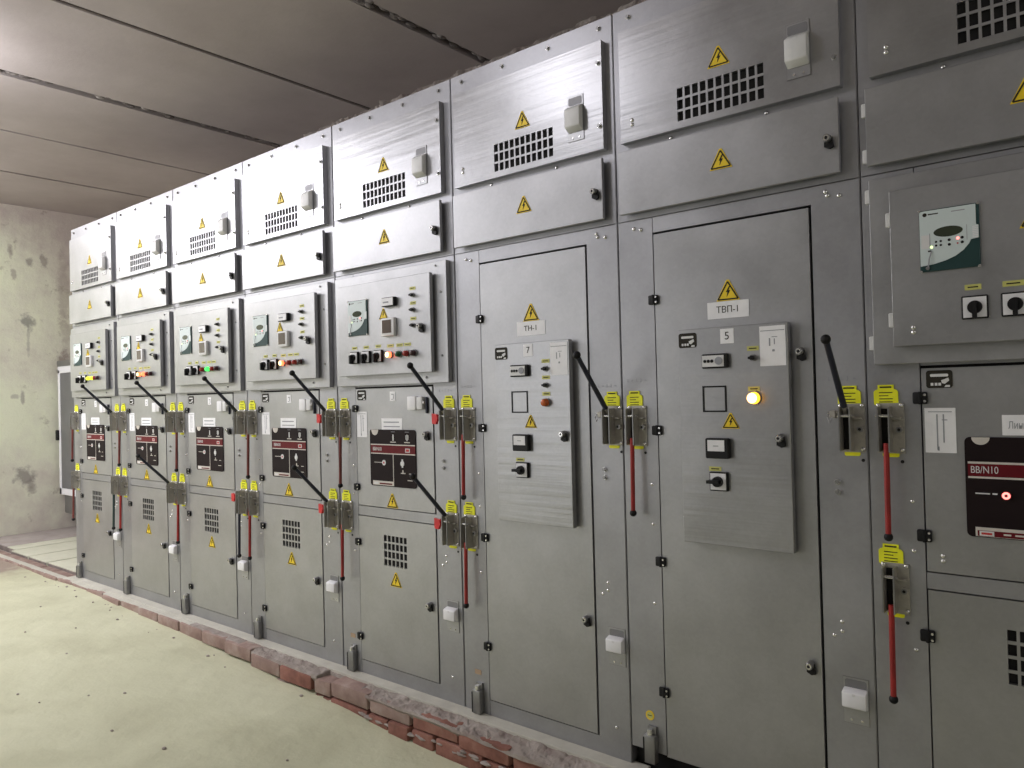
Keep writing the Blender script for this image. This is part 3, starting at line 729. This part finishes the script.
def floor_mat():
    m, nt, b = new_mat('sandy cement floor'); L = nt.links.new
    tc = N(nt, 'ShaderNodeTexCoord')
    n1 = N(nt, 'ShaderNodeTexNoise', Scale=2.3, Detail=6., Roughness=.55, Distortion=.6); L(tc.outputs['Object'], n1.inputs['Vector'])
    r = N(nt, 'ShaderNodeValToRGB'); e = r.color_ramp.elements
    e[0].position = .28; e[0].color = (.475, .47, .33, 1); e[1].position = .72; e[1].color = (.60, .60, .44, 1)
    x = e.new(.5); x.color = (.545, .545, .39, 1)
    L(n1.outputs['Fac'], r.inputs['Fac'])
    # earth spilled along the far end of the kerb
    sep = N(nt, 'ShaderNodeSeparateXYZ'); L(tc.outputs['Object'], sep.inputs[0])
    n3 = N(nt, 'ShaderNodeTexNoise', Scale=6., Detail=6.); L(tc.outputs['Object'], n3.inputs['Vector'])
    a = N(nt, 'ShaderNodeMapRange'); a.inputs['From Min'].default_value = -.35; a.inputs['From Max'].default_value = -1.1; a.inputs['To Min'].default_value = -.4; a.inputs['To Max'].default_value = .75
    L(sep.outputs['X'], a.inputs['Value'])
    s = N(nt, 'ShaderNodeMath', operation='ADD'); L(a.outputs[0], s.inputs[0]); L(n3.outputs['Fac'], s.inputs[1])
    f = N(nt, 'ShaderNodeMapRange'); f.inputs['From Min'].default_value = .45; f.inputs['From Max'].default_value = .85; L(s.outputs[0], f.inputs['Value'])
    q = N(nt, 'ShaderNodeMix', data_type='RGBA'); q.inputs['B'].default_value = (.33, .27, .225, 1)
    L(f.outputs[0], q.inputs['Factor']); L(r.outputs['Color'], q.inputs['A']); L(q.outputs['Result'], b.inputs['Base Color'])
    n2 = N(nt, 'ShaderNodeTexNoise', Scale=9., Detail=7., Roughness=.6); L(tc.outputs['Object'], n2.inputs['Vector'])
    bp = N(nt, 'ShaderNodeBump', Strength=.35, Distance=.03); L(n2.outputs['Fac'], bp.inputs['Height']); L(bp.outputs['Normal'], b.inputs['Normal'])
    b.inputs['Roughness'].default_value = .9; b.inputs['Specular IOR Level'].default_value = .2
    return m
M['floor'] = floor_mat()

XL, XR, YF, YB, ZC = -2.37, 9.0, -5.0, 1.15, 3.105
KX = [(-3, -.020), (0, -.024), (.6, -.030), (1.4, -.050), (1.9, -.069), (2.4, -.083), (2.7, -.101), (3.0, -.100), (3.2, -.110), (3.4, -.122), (3.65, -.136), (3.9, -.148), (5, -.18), (10, -.19)]
def zfloor(x, y):
    for (a, za), (b_, zb_) in zip(KX, KX[1:]):
        if a <= x <= b_: z = za+(zb_-za)*(x-a)/(b_-a); break
    else: z = -.1
    t = min(1, max(0, (-.1-y)/.8)); z = z*(1-t)+(-.085 if x > 2.5 else -.06)*t if False else z
    v = Vector((x*1.3, y*1.3, 0)); w = Vector((x*5, y*5, 3.))
    return z + .010*noise.noise(v) + .004*noise.noise(w) + .0015*noise.noise(w*4)
def grid(xs, ys, zf, m):
    bm = bmesh.new(); R = [[bm.verts.new((x, y, zf(x, y))) for y in ys] for x in xs]
    for i in range(len(xs)-1):
        for j in range(len(ys)-1): bm.faces.new((R[i][j], R[i+1][j], R[i+1][j+1], R[i][j+1]))
    bmesh.ops.recalc_face_normals(bm, faces=bm.faces[:])
    me = bpy.data.meshes.new('floor_mesh'); bm.to_mesh(me); bm.free(); me.materials.append(m)
    me.polygons.foreach_set('use_smooth', [True]*len(me.polygons)); return me
def lin(a, b, n): return [a+(b-a)*i/n for i in range(n+1)]
def S(name, mb, **k): return link(name, mb.mesh(name), kind='structure', **k)

fl = grid(lin(XL, 6.2, 300)+lin(6.25, XR, 12)[0:], sorted(lin(YF, -1.6, 30)+lin(-1.55, -.06, 90)), zfloor, M['floor'])
link('floor', fl, kind='structure')
b = MB(); b.box(XL-.1, XL, YF, YB+.1, -.2, ZC+.1, 'wall'); S('wall_left', b)
b = MB(); b.box(XR, XR+.1, YF, YB+.1, -.2, ZC+.1, 'wall'); S('wall_right', b)
b = MB(); b.box(XL, XR, YF-.1, YF, -.2, ZC+.1, 'room'); S('wall_front', b)
# back wall with ragged mortar under the ceiling
b = MB(); b.box(XL, XR, YB, YB+.1, -.2, ZC+.1, 'mortar'); 
S('wall_back', b)
def lumpy(x0, x1, z0, z1, n, m):    # rough mortar under the slabs
    bm = bmesh.new(); xs, zs = lin(x0, x1, n), lin(z0, z1, 10); R = []
    for x in xs:
        row = []
        for k, z in enumerate(zs):
            d = .03+.045*noise.noise(Vector((x*7, z*9, 0)))+.03*noise.noise(Vector((x*19, z*19, 5)))+.012*noise.noise(Vector((x*50, z*50, 9)))
            row.append(bm.verts.new((x, YB-max(.002, d)*(k/10)**.5, z+.01*noise.noise(Vector((x*12, 0, z*5))))))
        R.append(row)
    for i in range(n):
        for k in range(10): bm.faces.new((R[i][k], R[i+1][k], R[i+1][k+1], R[i][k+1]))
    me = bpy.data.meshes.new('rough_mortar'); bm.to_mesh(me); bm.free(); me.materials.append(M[m]); return me
link('trim_5', lumpy(1.2, 7., 2.93, ZC+.005, 420, 'mortar'), kind='structure')
# ceiling slabs with joints across the room
JX = [-1.233, -.183, .857, 1.921, 2.955, 4.0, 5.05, 6.1, 7.15, 8.2]
JW = [.034, .026, .078, .036, .062, .03, .03, .03, .03, .03]
b = MB(); prev = XL
for x, w in zip(JX, JW):
    b.box(prev, x-w/2, YF, YB, ZC, ZC+.10, 'ceiling'); prev = x+w/2
b.box(prev, XR, YF, YB, ZC, ZC+.10, 'ceiling')
b.box(XL, XR, YF, YB, ZC+.10, ZC+.14, 'joint_dark')
for x, w in zip(JX, JW):
    if w > .04:                     # ragged mortar left in the wide joints
        y = YF
        while y < YB:
            dy = random.uniform(.01, .05)
            b.ball((x+random.uniform(-.2, .55)*w, y, ZC+random.uniform(.004, .022)), random.uniform(.010, .020), 'joint', (1., 1.9, .6)); y += dy
    else:
        b.box(x-w/2, x+w/2, YF, YB, ZC+.012, ZC+.02, 'joint_dark')
S('ceiling', b)

# kerb of bricks under the cabinet fronts
def ykerb(x): return -.100 if x < 1.4 else (-.100-.028*(x-1.4)/1.4 if x < 2.8 else -.128)
b = MB(); rnd = random.Random(3)
for course in range(3):
    x = -2.37 + (0 if course % 2 == 0 else -.13)
    while x < 5.0:
        L_ = rnd.choice((.245, .245, .245, .12)) if x > 2.2 else .245
        zt = (-.008 if x < 2.3 else -.024)-course*.072; x1 = min(x+L_, 5.05); x0 = max(x, XL+.002)
        dusty = rnd.random() < (.95 if x < 2.6 else .15)
        if x1-x0 > .05:
            dy = rnd.uniform(-.006, .006); dz = rnd.uniform(-.004, .002); yk = ykerb((x0+x1)/2)
            slump = (-.012 if 2.95 < x < 3.2 else 0.) if x < 3.2 else -.010+max(0., min(.024, .06*(x-3.75)))
            b.box(x0+.003, x1-.003, yk+dy-course*.004, .02, zt-.064+dz-slump, zt+dz-slump, 'brick_dusty' if dusty else 'brick', .007, 2)
        x += L_+.008
b.box(XL, 4.56, -.088, .02, -.26, -.034, 'mortar')
for v in b.bm.verts: v.co += noise.noise_vector(v.co*28)*.0035
S('trim_1', b)
# mortar bedded over the brick tops, ragged at its front edge
bm = bmesh.new(); xs = lin(XL, 4.95, 760); R = []
for x in xs:
    e = noise.noise(Vector((x*4, 0, 1)))*.6+noise.noise(Vector((x*13, 0, 2)))*.5
    yk = ykerb(x)
    reach = .055+(abs(yk)-.055)*(.93+.12*e if x < 2.97 or x > 3.24 else .06)
    if x > 3.3: reach += .006
    if x < 2.3: reach *= .90
    row = []
    for k in range(9):
        t = k/8; y = -.050-(reach-.050)*t
        rough = .006*noise.noise(Vector((x*16, y*30, 3)))+.005*noise.noise(Vector((x*45, y*60, 4)))+.0025*noise.noise(Vector((x*110, y*140, 6)))
        z = -.0035-.003*t+.3*rough if x < 2.3 else (-.006 if x < 3.25 else -.008)-.010*t-(max(0., min(.012, .04*(x-3.75)))*t)+rough
        row.append(bm.verts.new((x, y, z)))
    row.append(bm.verts.new((x, -reach-.003, -.012 if x < 2.3 else -.026-.012*max(0, e)-max(0., min(.016, .05*(x-3.75))))))
    row.append(bm.verts.new((x, -reach+.012, -.05)))
    R.append(row)
for i in range(len(xs)-1):
    for k in range(10): bm.faces.new((R[i][k], R[i+1][k], R[i+1][k+1], R[i][k+1]))
bmesh.ops.recalc_face_normals(bm, faces=bm.faces[:])
me = bpy.data.meshes.new('mortar_bed'); bm.to_mesh(me); bm.free(); me.materials.append(M['mortar']); me.materials.append(M['ledge'])
for p in me.polygons:
    if p.center.x < 1.9+.35*noise.noise(p.center*6) : p.material_index = 1
link('trim_6', me, kind='structure')
# mortar squeezed out between the courses
b = MB()
for i in range(60):
    x = rnd.uniform(3.2, 4.9); c = rnd.choice((-.105, -.108, -.10)); 
    b.ball((x, -.126, c+rnd.uniform(-.006, .006)), rnd.uniform(.006, .014), 'mortar', (2.2, .9, .55))
for v in b.bm.verts: v.co += noise.noise_vector(v.co*60)*.004
S('trim_7', b)
b = MB(); b.box(-.02, 4.545, -.056, .02, -.024, -.0005, 'ledge', .002, 1); S('trim_2', b)
# concrete step left of the row
b = MB(); b.box(XL, -.02, -.060, .070, -.2, -.034, 'slab_grey', .006, 2); S('trim_3', b)
# ground under the cabinets and the trench covers
b = MB(); b.box(XL, XR, .045, YB, -.2, -.064, 'slab_edge'); b.box(4.55, XR, -.06, .05, -.22, -.13, 'slab_edge'); 
for x0, x1 in ((-1.742, -1.727), (-1.520, -1.500), (-1.108, -1.092), (-.712, -.690)): b.box(x0-.003, x1+.003, .06, YB-.01, -.07, -.045, 'joint_dark')
S('trim_4', b)

slabs = [(-2.365, -1.742, .09, 'slab_grey', 'pinkish grey concrete trench cover against the plaster wall'),
         (-1.727, -1.520, .085, 'slab_cream', 'narrow concrete trench cover, second from the plaster wall'),
         (-1.496, -1.112, .045, 'slab_cream', 'cream concrete trench cover, third from the plaster wall'),
         (-1.090, -.716, .047, 'slab_cream', 'cream concrete trench cover, second from the cabinet row'),
         (-.690, -.012, .050, 'slab_cream', 'cream concrete trench cover right beside the end of the cabinet row')]
for x0, x1, y0, m, lab in slabs:
    b = MB(); b.box(x0, x1, y0, YB-.005, -.062, 0, m, .004, 2); b.box(x0+.004, x1-.004, y0-.003, y0+.01, -.06, -.008, 'slab_edge')
    link('trench_cover', b.mesh('trench_cover'), None, (0, 0, 0), lab, 'floor slab', 'concrete trench covers')

# grey box with a white frame in the far corner
bx = link('wall_cabinet', None, None, (-2.30, .70, .30), 'grey wall cabinet with a white frame in the far corner behind the row', 'electrical box')
def f1(b): b.box(0, 1.1, .012, .345, .04, 1.33, 'steel', .003, 1)
def f2(b):
    for x0, x1, z0, z1 in ((0, .045, .04, 1.24), (1.05, 1.1, .04, 1.24), (0, 1.1, .04, .10), (0, 1.1, 1.21, 1.275)): b.box(x0, x1, 0, .012, z0, z1, 'white', .002, 1)
def f3(b): b.box(.046, 1.049, .004, .012, .101, 1.209, 'steel_dark', .001, 1)
link('box_body', me_('wallbox', f1), bx); link('frame', me_('wallframe', f2), bx, label='white painted frame'); link('door', me_('walldoor', f3), bx)
link('latch', me_('walllatch', lambda b: b.box(-.03, .02, -.02, 0, .56, .66, 'black', .006, 2)), bx, label='dark latch')
link('top_strip', me_('walltop', lambda b: b.box(0, 1.1, -.004, .012, 1.275, 1.33, 'bolt_dull')), bx, label='dark top strip')
link('lower_box', me_('walllow', lambda b: (b.box(.06, .75, .02, .25, -.14, .04, 'bolt_dull', .01, 2))), bx)
link('red_pipe', me_('wallpipe', lambda b: b.cyl((.50, .0, -.299), (.50, .0, .04), .022, 'red_old')), bx, label='dull red pipe')

# crumbs on the floor
b = MB(); rnd = random.Random(11)
for i in range(70):
    x, y = rnd.uniform(-.6, 5.0), rnd.uniform(-2.0, -.14); 
    if rnd.random() < .35: y = -.13-abs(rnd.gauss(0, .06))
    r = rnd.uniform(.003, .008)
    b.ball((x, y, zfloor(x, y)+r*.3), r, 'slab_edge' if rnd.random() < .45 else 'mortar', (1.3, 1, .7))
link('crumbs', b.mesh('crumbs'), None, (0, 0, 0), 'small stone crumbs scattered over the sandy cement floor', 'debris', kind='stuff')

# ------------------------------------------------------------------ light
def area(name, loc, rot, sx, sy, power, c):
    l = bpy.data.lights.new(name, 'AREA'); l.shape = 'RECTANGLE'; l.size = sx; l.size_y = sy; l.energy = power; l.color = c
    o = bpy.data.objects.new(name, l); col.objects.link(o); o.location = loc; o.rotation_euler = rot; return o
TUBE = (.96, .95, 1.01)
def bulb(name, loc, power, r=.16):
    l = bpy.data.lights.new(name, 'POINT'); l.energy = power; l.color = TUBE; l.shadow_soft_size = r
    o = bpy.data.objects.new(name, l); col.objects.link(o); o.location = loc
bulb('ceiling_lamp_near_wall', (-1.25, -1.25, 2.83), 24)
bulb('ceiling_lamp_middle', (1.0, -1.25, 2.80), 31)
bulb('ceiling_lamp_right', (3.5, -1.25, 2.83), 17)
bulb('aisle_fill_light', (-1.5, -2.3, 2.75), 85, .3)  # added fill to brighten floor, wall and ceiling; no known lamp here
area('aisle_fill_area', (.1, -2.3, 2.98), (0, 0, 0), 3.4, .9, 95, TUBE)  # added broad soft fill over the floor, not an actual tube row
bulb('right_fill_light', (7.6, -2.9, 2.45), 38)  # added fill that lifts the right-hand door sides, no known lamp
area('opposite_soft_light', (.6, -4.9, 1.35), (PI/2, 0, 0), 2.2, 2.0, 28, (.97, .98, 1.))  # soft light from the opposite side; its source is unseen
w = bpy.data.worlds.new('dim room air'); sc.world = w; w.use_nodes = True
w.node_tree.nodes['Background'].inputs[0].default_value = (.9, .92, 1., 1); w.node_tree.nodes['Background'].inputs[1].default_value = .05

# ------------------------------------------------------------------ camera
yaw, pitch, roll, f = .6944, .0122, -.0256, 755.73
fw = Vector((-math.sin(yaw)*math.cos(pitch), math.cos(yaw)*math.cos(pitch), math.sin(pitch)))
rt = Vector((math.cos(yaw), math.sin(yaw), 0)); up = rt.cross(fw)
r2 = rt*math.cos(roll)+up*math.sin(roll); u2 = -rt*math.sin(roll)+up*math.cos(roll)
cd = bpy.data.cameras.new('camera'); cam = bpy.data.objects.new('camera', cd); col.objects.link(cam)
cd.sensor_width = 36; cd.lens = f*36/1024; cd.clip_start = .05
mat = Matrix((r2, u2, -fw)).transposed().to_4x4(); mat.translation = Vector((5.7868, -2.1177, 1.2051))
cam.matrix_world = mat
sc.camera = cam

sc.view_settings.view_transform = 'Standard'; sc.view_settings.look = 'None'
sc.view_settings.gamma = 1; sc.view_settings.use_curve_mapping = False
sc.view_settings.exposure = .10
